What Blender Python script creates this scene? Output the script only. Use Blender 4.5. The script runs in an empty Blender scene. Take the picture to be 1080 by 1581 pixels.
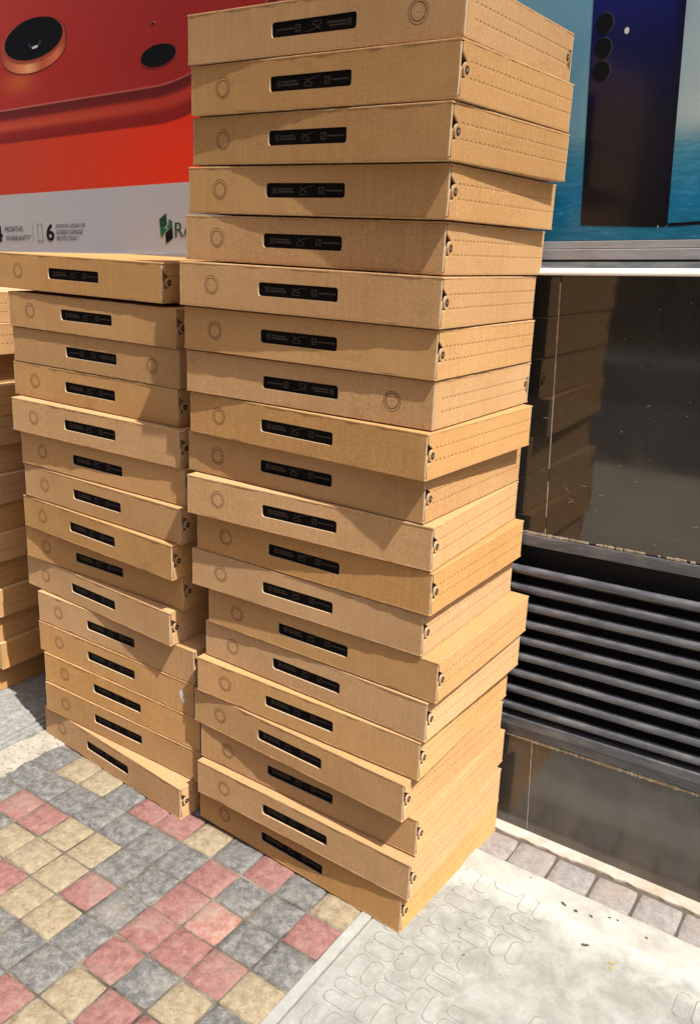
import bpy, bmesh, math, random
from mathutils import Matrix, Vector, noise

S = 1.34                     # fitted units -> metres
F = 1313.9380                  # focal length in pixels of the 1080 px wide picture
CAMR = [[0.825518, 0.563556, 0.030416], [0.172253, -0.200268, -0.96448], [-0.537447, 0.801435, -0.262398]]
CAMC = [0.54885, -1.38097, 1.07876]
sc = bpy.context.scene
col = sc.collection

# ---------------------------------------------------------------- camera
cd = bpy.data.cameras.new('camera')
cam = bpy.data.objects.new('camera', cd)
col.objects.link(cam)
sc.camera = cam
r, d, f = [Vector(v) for v in CAMR]
m = Matrix((r, -d, -f)).transposed().to_4x4()
m.translation = Vector(CAMC) * S
cam.matrix_world = m
cd.sensor_fit = 'HORIZONTAL'
cd.sensor_width = 36
cd.lens = F / 1080 * 36
cd.shift_y = -47.5 / 1080
cd.clip_start = 0.05
cd.clip_end = 500

# ---------------------------------------------------------------- light
SU, SN, SZ = 0.505, 0.134, 0.856# toward the sun: along the wall, out of the wall, up
sun_dir = Vector((SU, -SN, SZ)).normalized()
el = math.asin(sun_dir.z)
w = bpy.data.worlds.new('World')
sc.world = w
w.use_nodes = True
nt = w.node_tree
nt.nodes.clear()
sky = nt.nodes.new('ShaderNodeTexSky')
sky.sky_type = 'NISHITA'
sky.sun_disc = False
sky.sun_elevation = el
sky.sun_rotation = math.atan2(sun_dir.x, sun_dir.y)
sky.air_density = 0.8
sky.dust_density = 5.0
sky.ozone_density = 0.3
bg = nt.nodes.new('ShaderNodeBackground')
bg.inputs['Strength'].default_value = 0.088
wo = nt.nodes.new('ShaderNodeOutputWorld')
nt.links.new(sky.outputs[0], bg.inputs[0])
nt.links.new(bg.outputs[0], wo.inputs[0])
sl = bpy.data.lights.new('sun', 'SUN')
sl.energy = 4.5
sl.angle = math.radians(0.5)
sl.color = (1.0, 0.985, 0.955)
so = bpy.data.objects.new('sun', sl)
col.objects.link(so)
so.rotation_euler = (-sun_dir).to_track_quat('-Z', 'Y').to_euler()
so.location = (3, -3, 8)
sc.view_settings.view_transform = 'Standard'
sc.view_settings.look = 'None'
sc.view_settings.exposure = 0.38
sc.view_settings.gamma = 1.0
sc.cycles.max_bounces = 10
sc.cycles.diffuse_bounces = 5

# ---------------------------------------------------------------- node helpers
class NT:
    def __init__(s, name, rough=0.8, spec=0.3):
        s.m = bpy.data.materials.new(name)
        s.m.use_nodes = True
        s.t = s.m.node_tree
        s.t.nodes.clear()
        s.out = s.n('ShaderNodeOutputMaterial')
        s.b = s.n('ShaderNodeBsdfPrincipled')
        s.b.inputs['Roughness'].default_value = rough
        s.b.inputs['Specular IOR Level'].default_value = spec
        s.l(s.b.outputs[0], s.out.inputs[0])
        s._c = None
    def n(s, t, **k):
        o = s.t.nodes.new(t)
        for a, v in k.items(): setattr(o, a, v)
        return o
    def l(s, a, b): s.t.links.new(a, b)
    def setin(s, i, v):
        if hasattr(v, 'is_linked') or hasattr(v, 'links'): s.l(v, i)
        else: i.default_value = v
    def coord(s, rnd=False):
        tc = s.n('ShaderNodeTexCoord')
        mp = s.n('ShaderNodeVectorMath', operation='SCALE')
        mp.inputs[3].default_value = 1 / S
        s.l(tc.outputs['Object'], mp.inputs[0])
        return mp.outputs[0]
    def rnd(s): return s.n('ShaderNodeObjectInfo').outputs['Random']
    def math(s, op, a, b=None, c=None, clamp=False):
        o = s.n('ShaderNodeMath', operation=op, use_clamp=clamp)
        s.setin(o.inputs[0], a)
        if b is not None: s.setin(o.inputs[1], b)
        if c is not None: s.setin(o.inputs[2], c)
        return o.outputs[0]
    def sep(s, v):
        o = s.n('ShaderNodeSeparateXYZ'); s.l(v, o.inputs[0]); return o.outputs
    def vadd(s, v, sc_):
        cx = s.n('ShaderNodeCombineXYZ')
        k = s.math('MULTIPLY', sc_, 37.0)
        for i in range(3): s.l(k, cx.inputs[i])
        o = s.n('ShaderNodeVectorMath', operation='ADD')
        s.l(v, o.inputs[0]); s.l(cx.outputs[0], o.inputs[1])
        return o.outputs[0]
    def vscale(s, v, xyz):
        o = s.n('ShaderNodeVectorMath', operation='MULTIPLY')
        s.l(v, o.inputs[0]); o.inputs[1].default_value = xyz
        return o.outputs[0]
    def noise(s, v, scale, detail=3, rough=0.55, dist=0.0):
        o = s.n('ShaderNodeTexNoise')
        o.inputs['Scale'].default_value = scale
        o.inputs['Detail'].default_value = detail
        o.inputs['Roughness'].default_value = rough
        o.inputs['Distortion'].default_value = dist
        s.l(v, o.inputs['Vector'])
        return o.outputs['Fac']
    def voro(s, v, scale, feat='F1'):
        o = s.n('ShaderNodeTexVoronoi', feature=feat)
        o.inputs['Scale'].default_value = scale
        s.l(v, o.inputs['Vector'])
        return o
    def ramp(s, v, stops, interp='LINEAR'):
        o = s.n('ShaderNodeValToRGB')
        o.color_ramp.interpolation = interp
        e = o.color_ramp.elements
        while len(e) < len(stops): e.new(0.5)
        for i, (p, c) in enumerate(stops):
            e[i].position = p
            if not hasattr(c, '__len__'): c = (c, c, c)
            e[i].color = tuple(c) + (1,)
        s.l(v, o.inputs[0])
        return o.outputs[0]
    def mix(s, fac, a, b, mode='MIX'):
        o = s.n('ShaderNodeMix', data_type='RGBA', blend_type=mode)
        s.setin(o.inputs['Factor'], fac)
        for i, v in ((6, a), (7, b)):
            if isinstance(v, tuple): o.inputs[i].default_value = tuple(v) + (1,) if len(v) == 3 else v
            else: s.l(v, o.inputs[i])
        return o.outputs[2]
    def maprange(s, v, a, b, c=0.0, d_=1.0, smooth=False):
        o = s.n('ShaderNodeMapRange')
        if smooth: o.interpolation_type = 'SMOOTHSTEP'
        s.setin(o.inputs[0], v)
        for i, x in enumerate((a, b, c, d_)): o.inputs[i + 1].default_value = x
        return o.outputs[0]
    def color(s, v):
        if isinstance(v, tuple): s.b.inputs['Base Color'].default_value = tuple(v) + (1,)
        else: s.l(v, s.b.inputs['Base Color'])
    def rough(s, v): s.setin(s.b.inputs['Roughness'], v)
    def bump(s, h, strength=0.5, dist=0.001, prev=None):
        o = s.n('ShaderNodeBump')
        o.inputs['Strength'].default_value = strength
        o.inputs['Distance'].default_value = dist
        s.l(h, o.inputs['Height'])
        if prev is not None: s.l(prev, o.inputs['Normal'])
        s.l(o.outputs[0], s.b.inputs['Normal'])
        return o.outputs[0]

def plain(name, c, rough=0.7, spec=0.3, metal=0.0):
    q = NT(name, rough, spec)
    q.color(c)
    q.b.inputs['Metallic'].default_value = metal
    return q.m

# ---------------------------------------------------------------- mesh helpers
def mesh_obj(name, bm, mats, parent=None, smooth=False, mat=None):
    for v in bm.verts: v.co *= S
    me = bpy.data.meshes.new(name)
    bm.normal_update()
    bm.to_mesh(me)
    bm.free()
    for x in (mats if isinstance(mats, (list, tuple)) else [mats]): me.materials.append(x)
    if smooth:
        for p in me.polygons: p.use_smooth = True
    o = bpy.data.objects.new(name, me)
    col.objects.link(o)
    if parent is not None: o.parent = parent
    if mat is not None: o.matrix_world = mat
    return o

def box(bm, x0, x1, y0, y1, z0, z1, mi=0, bevel=0.0, seg=1):
    before = set(bm.faces)
    vs = [bm.verts.new((x, y, z)) for z in (z0, z1) for y in (y0, y1) for x in (x0, x1)]
    q = [(0, 2, 3, 1), (4, 5, 7, 6), (0, 1, 5, 4), (2, 6, 7, 3), (0, 4, 6, 2), (1, 3, 7, 5)]
    fs = [bm.faces.new([vs[i] for i in a]) for a in q]
    if bevel > 0:
        es = list({e for f_ in fs for e in f_.edges})
        bmesh.ops.bevel(bm, geom=es, offset=bevel, segments=seg, affect='EDGES', profile=0.6)
    for f_ in set(bm.faces) - before: f_.material_index = mi
    return vs

def subdiv_loop(pts, step, amp, seed, fixed=False):
    out = []
    n_ = len(pts)
    for i in range(n_):
        a = Vector(pts[i]); b = Vector(pts[(i + 1) % n_])
        L_ = (b - a).length
        k = max(1, int(L_ / step))
        t = (b - a).normalized() if L_ > 0 else Vector((1, 0))
        nrm = Vector((-t.y, t.x))
        for j in range(k):
            p = a + (b - a) * (j / k)
            if amp > 0 and j > 0:
                q = 0.4 * noise.noise(Vector((p.x * 9 + seed * 3.3, p.y * 9, seed * 1.7))) + noise.noise(Vector((p.x * 45 + seed * 7.3, p.y * 45, seed * 3.1))) + 0.5 * noise.noise(Vector((p.x * 160 + seed * 2.3, p.y * 160, seed)))
                p = p + nrm * amp * q
            out.append((p.x, p.y))
    return out

def panel(bm, org, ax, ay, nrm, outer, holes, t, mi=0, mi_side=None):
    """slab: 2D outline (with holes) on the plane org+ax*u+ay*v, thickness t against nrm"""
    org, ax, ay, nrm = map(Vector, (org, ax, ay, nrm))
    before = set(bm.faces)
    edges = []
    loops = []
    for lp in [outer] + list(holes):
        vs = [bm.verts.new(org + ax * u + ay * v) for u, v in lp]
        loops.append(vs)
        for i in range(len(vs)): edges.append(bm.edges.new((vs[i], vs[(i + 1) % len(vs)])))
    res = bmesh.ops.triangle_fill(bm, use_beauty=True, use_dissolve=False, edges=edges, normal=nrm)
    fs = [g for g in res['geom'] if isinstance(g, bmesh.types.BMFace)]
    for f_ in fs:
        f_.normal_update()
        if f_.normal.dot(nrm) < 0: f_.normal_flip()
    # back sheet and rims
    mp = {}
    for lp in loops:
        for v in lp: mp[v] = bm.verts.new(v.co - nrm * t)
    back = []
    for f_ in fs:
        back.append(bm.faces.new([mp[v] for v in reversed(f_.verts)]))
    rims = []
    for lp in loops:
        for i in range(len(lp)):
            a, b = lp[i], lp[(i + 1) % len(lp)]
            rims.append(bm.faces.new((a, b, mp[b], mp[a])))
    bmesh.ops.recalc_face_normals(bm, faces=list(set(bm.faces) - before))
    for f_ in fs + back: f_.material_index = mi
    for f_ in rims: f_.material_index = mi if mi_side is None else mi_side

def rrect(x0, x1, y0, y1, r_, seg=5):
    out = []
    for cx, cy, a0 in ((x1 - r_, y1 - r_, 0), (x0 + r_, y1 - r_, 90), (x0 + r_, y0 + r_, 180), (x1 - r_, y0 + r_, 270)):
        for k in range(seg + 1):
            a = math.radians(a0 + 90 * k / seg)
            out.append((cx + r_ * math.cos(a), cy + r_ * math.sin(a)))
    return out

def ell(cx, cy, rx, ry, n_=40, tilt=0.0):
    o = []
    for k in range(n_):
        a = 2 * math.pi * k / n_
        x, y = rx * math.cos(a), ry * math.sin(a)
        o.append((cx + x * math.cos(tilt) - y * math.sin(tilt), cy + x * math.sin(tilt) + y * math.cos(tilt)))
    return o

def flat(bm, pts, y, mi=0):
    """flat print on the wall plane, pts (x, z), facing -y"""
    vs = [bm.verts.new((x, y, z)) for x, z in pts]
    f_ = bm.faces.new(vs)
    f_.normal_update()
    if f_.normal.y > 0: f_.normal_flip()
    f_.material_index = mi
    return f_

def tag(o, label=None, cat=None, group=None, kind=None):
    if label: o['label'] = label
    if cat: o['category'] = cat
    if group: o['group'] = group
    if kind: o['kind'] = kind
    return o

def empty(name, mat=None):
    o = bpy.data.objects.new(name, None)
    o.empty_display_size = 0.1
    col.objects.link(o)
    if mat is not None: o.matrix_world = mat
    return o

rng = random.Random(7)

# ---------------------------------------------------------------- materials
LB, DB, HB = 0.4684, 0.3348, 0.0700
HBOX = HB * 0.974
RINGX, RINGZ = LB / 2 - 0.4013, 0.0343

def cardboard():
    q = NT('kraft_cardboard', 0.78, 0.22)
    c0 = q.coord()
    x, y, z = q.sep(c0)
    rnd = q.rnd()
    c = q.vadd(c0, rnd)
    fib = q.noise(q.vscale(c, (1.0, 1.0, 0.6)), 620, 3, 0.75)
    blot = q.noise(c, 14, 4, 0.6)
    big = q.noise(c, 3.5, 2, 0.5)
    flute = q.noise(q.vscale(c, (1.0, 1.0, 0.03)), 260, 2, 0.5)
    base = q.ramp(q.math('ADD', q.math('MULTIPLY', fib, 0.85), q.math('MULTIPLY', flute, 0.15)),
                  [(0.36, (0.385, 0.203, 0.078)), (0.5, (0.50, 0.280, 0.115)), (0.64, (0.62, 0.370, 0.165))])
    base = q.mix(q.maprange(blot, 0.35, 0.7, 0.0, 0.35), base, (0.42, 0.218, 0.080))
    base = q.mix(q.maprange(big, 0.4, 0.75, 0.0, 0.35), base, (0.64, 0.395, 0.19))
    hs = q.n('ShaderNodeHueSaturation')
    q.l(q.maprange(rnd, 0, 1, 0.90, 1.08), hs.inputs['Value'])
    q.l(q.maprange(q.math('FRACT', q.math('MULTIPLY', rnd, 7.31)), 0, 1, 0.93, 1.06), hs.inputs['Saturation'])
    q.l(base, hs.inputs['Color'])
    base = hs.outputs[0]
    # scuffs: small paler scratches
    sc1 = q.noise(q.vscale(c, (1.0, 1.0, 5.0)), 26, 5, 0.75, 1.5)
    base = q.mix(q.maprange(sc1, 0.66, 0.76, 0.0, 0.5), base, (0.62, 0.46, 0.30))
    st = q.noise(q.vscale(c, (1.0, 1.0, 2.2)), 9, 5, 0.7, 1.0)
    base = q.mix(q.maprange(st, 0.60, 0.74, 0.0, 0.35), base, (0.30, 0.145, 0.055))
    rub = q.math('MULTIPLY', q.math('MAXIMUM', q.maprange(z, HBOX - 0.0022, HBOX - 0.0008), q.maprange(z, 0.0014, 0.0003)), q.math('LESS_THAN', z, HBOX - 0.0003))
    rub = q.math('MAXIMUM', rub, q.math('MULTIPLY', q.maprange(q.math('ABSOLUTE', x), LB / 2 - 0.0040, LB / 2 - 0.0020), q.math('LESS_THAN', y, -DB / 2 + 0.001)))
    rub = q.math('MULTIPLY', rub, q.maprange(q.noise(c, 60, 4, 0.7), 0.42, 0.62, 0.0, 0.55))
    base = q.mix(rub, base, (0.74, 0.56, 0.37))
    # the ring printed on the front panel
    front = q.math('LESS_THAN', y, -DB / 2 + 0.0004)
    dx = q.math('SUBTRACT', x, RINGX); dz = q.math('SUBTRACT', z, RINGZ)
    def rad(ox, oz):
        a = q.math('POWER', q.math('SUBTRACT', dx, ox), 2.0)
        b = q.math('POWER', q.math('SUBTRACT', dz, oz), 2.0)
        return q.math('SQRT', q.math('ADD', a, b))
    r1 = rad(0, 0)
    def ring(rr, R_, w_):
        return q.math('LESS_THAN', q.math('ABSOLUTE', q.math('SUBTRACT', rr, R_)), w_)
    mk = q.math('MAXIMUM', ring(r1, 0.0109, 0.00080), q.math('LESS_THAN', r1, 0.0008))
    mk = q.math('MAXIMUM', mk, q.math('MULTIPLY', ring(r1, 0.0078, 0.00022), 0.45))
    mk = q.math('MAXIMUM', mk, q.math('MULTIPLY', ring(rad(0, 0.0006), 0.0143, 0.00060), 0.95))
    # faint print beside the ring
    wob = q.noise(c0, 900, 0)
    fp = q.math('MULTIPLY', q.math('LESS_THAN', q.math('ABSOLUTE', q.math('SUBTRACT', dx, 0.0215)), 0.0035),
                q.math('LESS_THAN', q.math('ABSOLUTE', q.math('SUBTRACT', dz, 0.0075)), 0.0016))
    fp = q.math('MULTIPLY', q.math('MULTIPLY', fp, q.math('GREATER_THAN', wob, 0.52)), 0.3)
    mk = q.math('MULTIPLY', q.math('MAXIMUM', mk, fp), front)
    mk = q.math('MULTIPLY', mk, q.maprange(q.noise(c, 500, 2), 0.25, 0.55, 0.55, 0.95))
    base = q.mix(mk, base, (0.055, 0.026, 0.014))
    # two rows of perforation on the end panel
    side = q.math('GREATER_THAN', q.math('ABSOLUTE', x), LB / 2 - 0.0004)
    ph = q.math('FRACT', q.math('MULTIPLY', y, 1 / 0.0112))
    dash = q.maprange(q.math('ABSOLUTE', q.math('SUBTRACT', ph, 0.5)), 0.22, 0.33, 1.0, 0.0)
    wave = q.math('MULTIPLY', q.math('SUBTRACT', q.math('ABSOLUTE', q.math('SUBTRACT', ph, 0.5)), 0.2), 0.0030)
    pm = None; pw = None
    for z0 in (0.0445, 0.0258):
        dd = q.math('ABSOLUTE', q.math('SUBTRACT', q.math('ADD', z, wave), z0))
        a = q.maprange(dd, 0.0003, 0.0008, 1.0, 0.0)
        b = q.maprange(dd, 0.0004, 0.0022, 1.0, 0.0)
        pm = a if pm is None else q.math('MAXIMUM', pm, a)
        pw = b if pw is None else q.math('MAXIMUM', pw, b)
    # nothing within 17 mm of the notched corner
    lim = q.math('GREATER_THAN', y, -DB / 2 + 0.0235)
    pm = q.math('MULTIPLY', q.math('MULTIPLY', pm, side), q.math('MULTIPLY', lim, dash))
    pw = q.math('MULTIPLY', q.math('MULTIPLY', pw, side), q.math('MULTIPLY', lim, dash))
    base = q.mix(q.math('MULTIPLY', pm, 0.62), base, (0.17, 0.085, 0.035))
    q.color(base)
    q.b.inputs['Diffuse Roughness'].default_value = 0.9
    n1 = q.bump(q.noise(c, 7, 2), 0.35, 0.010)
    n2 = q.bump(flute, 0.05, 0.0008, n1)
    n3 = q.bump(fib, 0.22, 0.0007, n2)
    q.bump(q.math('MULTIPLY', pw, -1.0), 0.8, 0.0012, n3)
    return q.m

M = {}
M['card'] = cardboard()
q = NT('cardboard_cut_edge', 0.9, 0.1)
c = q.coord()
q.color(q.mix(q.noise(c, 420, 3), (0.42, 0.27, 0.14), (0.70, 0.55, 0.38)))
M['cut'] = q.m
M['black_pack'] = plain('black_packing_foam', (0.007, 0.006, 0.006), 0.85, 0.08)
M['mark'] = plain('grey_print', (0.080, 0.058, 0.044), 0.8, 0.1)
M['rivet'] = plain('painted_hole_shade', (0.018, 0.010, 0.007), 0.6)  # near-black stands in for the shaded depth of the tab's hole
M['hole_plug'] = plain('plug_grey', (0.22, 0.17, 0.14), 0.5)

def stone(name, cols, scale=60, riven=0.010, dirt=(0.36, 0.31, 0.24)):
    q = NT(name, 0.92, 0.15)
    c = q.coord()
    a = q.noise(c, scale * 1.05, 9, 0.76, 0.25)
    b = q.noise(c, scale * 9, 4, 0.8)
    v = q.ramp(q.math('ADD', q.math('MULTIPLY', a, 0.62), q.math('MULTIPLY', b, 0.38)),
               [(0.40, cols[0]), (0.5, cols[1]), (0.60, cols[2])])
    pits = q.voro(c, scale * 2.6).outputs['Distance']
    pn = q.noise(c, scale * 1.2, 3)
    pit = q.math('MULTIPLY', q.maprange(pits, 0.10, 0.26, 1.0, 0.0), q.maprange(pn, 0.46, 0.58, 0.0, 1.0))
    v = q.mix(q.math('MULTIPLY', pit, 0.7), v, (0.10, 0.085, 0.07))
    v = q.mix(q.maprange(q.noise(c, 11, 4), 0.50, 0.74, 0.0, 0.45), v, dirt)
    q.color(v)
    rid = q.noise(c, scale * 0.9, 7, 0.68, 0.3)
    n1 = q.bump(rid, 0.75, riven)
    q.bump(q.math('SUBTRACT', b, pit), 0.5, 0.0009, n1)
    return q.m

M['grey_paver'] = stone('grey_paver', [(0.095, 0.092, 0.087), (0.185, 0.179, 0.168), (0.33, 0.315, 0.29)])
M['cream_paver'] = stone('cream_paver', [(0.24, 0.185, 0.11), (0.36, 0.285, 0.18), (0.46, 0.38, 0.26)])
M['red_paver'] = stone('red_paver', [(0.22, 0.10, 0.088), (0.32, 0.15, 0.13), (0.40, 0.225, 0.195)])
M['brown_paver'] = stone('brown_paver', [(0.30, 0.13, 0.09), (0.44, 0.22, 0.17), (0.42, 0.33, 0.29)])
M['edge_paver'] = stone('edge_paver', [(0.225, 0.205, 0.19), (0.31, 0.28, 0.26), (0.40, 0.35, 0.31)], 60, 0.0025, (0.42, 0.31, 0.22))

def concrete(name, c0, c1, c2, speck=None, scale=25, sp=0.5, bump=0.0012):
    q = NT(name, 0.9, 0.15)
    c = q.coord()
    a = q.noise(c, scale, 7, 0.7)
    v = q.ramp(a, [(0.33, c0), (0.5, c1), (0.68, c2)])
    h = q.noise(c, scale * 9, 4, 0.75)
    v = q.mix(q.maprange(h, 0.35, 0.7, 0.0, 0.25), v, c0)
    if speck:
        vv = q.voro(q.vscale(c, (1, 1.6, 1)), 95)
        mk = q.math('MULTIPLY', q.maprange(vv.outputs['Distance'], 0.22, 0.34, 1.0, 0.0),
                    q.math('GREATER_THAN', q.noise(c, 70, 1), sp))
        v = q.mix(q.math('MULTIPLY', mk, 0.75), v, speck)
        h = q.math('SUBTRACT', h, q.math('MULTIPLY', mk, 0.4))
    st = q.noise(c, 5, 5, 0.6, 0.6)
    v = q.mix(q.maprange(st, 0.52, 0.72, 0.0, 0.35), v, (c0[0] * 0.8, c0[1] * 0.74, c0[2] * 0.62))
    q.color(v)
    q.bump(h, 0.8, bump * 1.3)
    return q.m

M['slab_far'] = concrete('pale_concrete', (0.34, 0.335, 0.30), (0.41, 0.405, 0.365), (0.50, 0.49, 0.445))
def tactile():
    q = NT('pale_tactile_concrete', 0.9, 0.15)
    c = q.coord()
    x, y, z = q.sep(c)
    a = q.noise(c, 22, 8, 0.72, 0.4)
    v = q.ramp(a, [(0.36, (0.29, 0.285, 0.25)), (0.5, (0.37, 0.365, 0.325)), (0.64, (0.46, 0.45, 0.41))])
    gr_ = q.noise(c, 260, 4, 0.8)
    v = q.mix(q.maprange(gr_, 0.35, 0.65, 0.30, 0.0), v, (0.26, 0.25, 0.215))
    wob = q.noise(c, 16, 5, 0.7, 0.5)
    m_ = q.maprange(q.math('ADD', y, q.math('MULTIPLY', q.math('SUBTRACT', wob, 0.5), 0.16)), -0.225, -0.175, 0.0, 1.0)
    v = q.mix(m_, v, (0.54, 0.525, 0.47))
    st = q.noise(c, 8, 6, 0.7, 1.0)
    v = q.mix(q.maprange(st, 0.55, 0.72, 0.0, 0.5), v, (0.30, 0.27, 0.20))
    sp = q.voro(c, 60)
    v = q.mix(q.math('MULTIPLY', q.maprange(sp.outputs['Distance'], 0.05, 0.09, 1.0, 0.0), q.math('GREATER_THAN', q.noise(c, 25, 2), 0.56)), v, (0.12, 0.10, 0.08))
    q.color(v)
    q.bump(gr_, 0.5, 0.0012)
    return q.m
M['slab'] = tactile()
M['cement'] = concrete('white_cement', (0.40, 0.38, 0.325), (0.50, 0.48, 0.425), (0.59, 0.57, 0.515), None, 18)
M['kerbstrip'] = concrete('buff_mortar', (0.44, 0.36, 0.28), (0.55, 0.47, 0.38), (0.66, 0.58, 0.49))
M['aggregate'] = concrete('beige_aggregate_concrete', (0.36, 0.32, 0.245), (0.45, 0.405, 0.32), (0.55, 0.50, 0.41), (0.11, 0.10, 0.08), 30, 0.50)
M['rough_slab'] = concrete('rough_grey_stone', (0.26, 0.25, 0.225), (0.36, 0.345, 0.31), (0.47, 0.455, 0.415), (0.16, 0.15, 0.13), 60, 0.47, 0.002)
M['sand'] = concrete('joint_sand', (0.05, 0.042, 0.032), (0.17, 0.145, 0.11), (0.36, 0.31, 0.24), None, 16)
M['ground'] = concrete('dusty_ground', (0.36, 0.30, 0.22), (0.44, 0.37, 0.28), (0.50, 0.43, 0.33), None, 4)
M['asphalt'] = concrete('asphalt', (0.04, 0.04, 0.042), (0.055, 0.055, 0.057), (0.075, 0.074, 0.073), None, 8)
M['crack'] = plain('dark_joint', (0.13, 0.105, 0.082), 0.95, 0.05)

def granite():
    q = NT('polished_dark_granite', 0.06, 0.5)
    c = q.coord()
    a = q.noise(c, 340, 4, 0.7)
    v = q.ramp(a, [(0.35, (0.010, 0.009, 0.008)), (0.6, (0.023, 0.019, 0.016)), (0.75, (0.050, 0.042, 0.036))])
    dust = q.noise(c, 6, 6, 0.65, 0.5)
    _, _, z = q.sep(c)
    low = q.maprange(z, 0.10, 0.30, 1.0, 0.26)
    wipe = q.noise(q.vscale(c, (1, 1, 0.18)), 22, 5, 0.7, 0.8)
    dust = q.math('ADD', q.math('MULTIPLY', dust, 0.65), q.math('MULTIPLY', wipe, 0.35))
    dm = q.math('MULTIPLY', q.maprange(dust, 0.35, 0.75, 0.12, 0.50), low)
    v = q.mix(dm, v, (0.21, 0.175, 0.135))
    sp = q.voro(q.vscale(c, (1, 1, 0.8)), 70)
    spm = q.math('MULTIPLY', q.math('LESS_THAN', sp.outputs['Distance'], 0.055), q.math('GREATER_THAN', q.noise(c, 30, 1), 0.52))
    v = q.mix(q.math('MULTIPLY', spm, 0.5), v, (0.35, 0.32, 0.28))
    q.color(v)
    q.rough(q.math('ADD', q.math('ADD', q.maprange(dust, 0.3, 0.8, 0.03, 0.12), q.maprange(z, 0.02, 0.24, 0.16, 0.0)), q.math('MULTIPLY', spm, 0.3)))
    q.b.inputs['IOR'].default_value = 1.8
    q.bump(q.noise(c, 2.5, 1), 0.05, 0.004)
    return q.m
M['granite'] = granite()

def dusty_metal(name, c0, c1, rough=0.45, sc_=14):
    q = NT(name, rough, 0.5)
    c = q.coord()
    a = q.noise(q.vscale(c, (1, 1, 4)), sc_, 6, 0.7)
    q.color(q.mix(q.maprange(a, 0.42, 0.72, 0, 1), c0, c1))
    q.rough(q.maprange(a, 0.3, 0.8, rough - 0.1, rough + 0.25))
    q.bump(q.noise(c, 180, 5, 0.75), 0.35, 0.0008)
    return q.m
M['louvre'] = dusty_metal('black_powder_coated_metal', (0.080, 0.084, 0.100), (0.20, 0.195, 0.19), 0.36)
M['vent_back'] = plain('vent_void', (0.028, 0.028, 0.031), 0.9, 0.1)
M['rail'] = dusty_metal('brushed_aluminium', (0.42, 0.41, 0.42), (0.28, 0.26, 0.25), 0.4)
M['sill'] = dusty_metal('grey_sill', (0.060, 0.060, 0.064), (0.14, 0.135, 0.125), 0.5)
M['white_edge'] = dusty_metal('white_painted_edge', (0.88, 0.87, 0.83), (0.76, 0.73, 0.67), 0.5)
M['sealant'] = concrete('old_sealant', (0.20, 0.15, 0.09), (0.46, 0.37, 0.25), (0.62, 0.54, 0.42), None, 60)
M['scratch'] = plain('scratch_in_granite', (0.42, 0.37, 0.30), 0.8, 0.1)
M['render'] = concrete('painted_render', (0.40, 0.36, 0.31), (0.48, 0.44, 0.38), (0.55, 0.51, 0.45), None, 3)
M['glass'] = plain('dark_window_glass', (0.02, 0.025, 0.03), 0.08, 0.6)
M['shutter'] = dusty_metal('rolled_shutter', (0.10, 0.11, 0.12), (0.16, 0.16, 0.15), 0.5)
M['black_ink'] = plain('black_ink', (0.006, 0.006, 0.007), 0.5, 0.12)
M['gray_ink'] = plain('grey_ink', (0.035, 0.032, 0.033), 0.45, 0.4)
M['green_dark'] = plain('dark_green_ink', (0.005, 0.055, 0.025), 0.4, 0.4)
M['green'] = plain('green_ink', (0.012, 0.13, 0.04), 0.4, 0.4)
M['leaf'] = plain('dry_yellow_leaf', (0.45, 0.36, 0.06), 0.8)

# ---------------------------------------------------------------- wall frame
G = 0.033
WM = Matrix.Rotation(-G, 4, 'Y')       # the building's level differs a little from the pavement's fall

# ---------------------------------------------------------------- ground
def slab_obj(name, x0, x1, y0, y1, ztop, t, m_, step=0.03, amp=0.0, seed=1, bevel=0.0):
    bm = bmesh.new()
    pts = subdiv_loop([(x0, y0), (x1, y0), (x1, y1), (x0, y1)], step, amp, seed)
    panel(bm, (0, 0, ztop), (1, 0, 0), (0, 1, 0), (0, 0, 1), pts, [], t)
    if bevel:
        es = [e for e in bm.edges if len(e.link_faces) == 2 and abs(e.verts[0].co.z - ztop) < 1e-6 and abs(e.verts[1].co.z - ztop) < 1e-6
              and any(abs(f_.normal.z) < 0.5 for f_ in e.link_faces)]
        bm.normal_update()
        bmesh.ops.bevel(bm, geom=es, offset=bevel, segments=2, affect='EDGES')
    o = mesh_obj(name, bm, [m_])
    o['kind'] = 'structure'
    return o

bm = bmesh.new()
box(bm, -60, 60, -60, 60, -0.3, -0.016)
mesh_obj('ground', bm, M['ground'])['kind'] = 'structure'
slab_obj('road', -40, 40, -7.6, -3.2, -0.010, 0.003, M['asphalt'], 5)
slab_obj('far_pavement', -40, 40, -9.2, -7.6, 0.05, 0.06, M['slab_far'], 5)
slab_obj('joint_bed', -0.905, -0.060, -1.75, -0.02, -0.0035, 0.011, M['sand'], 0.5)

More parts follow.
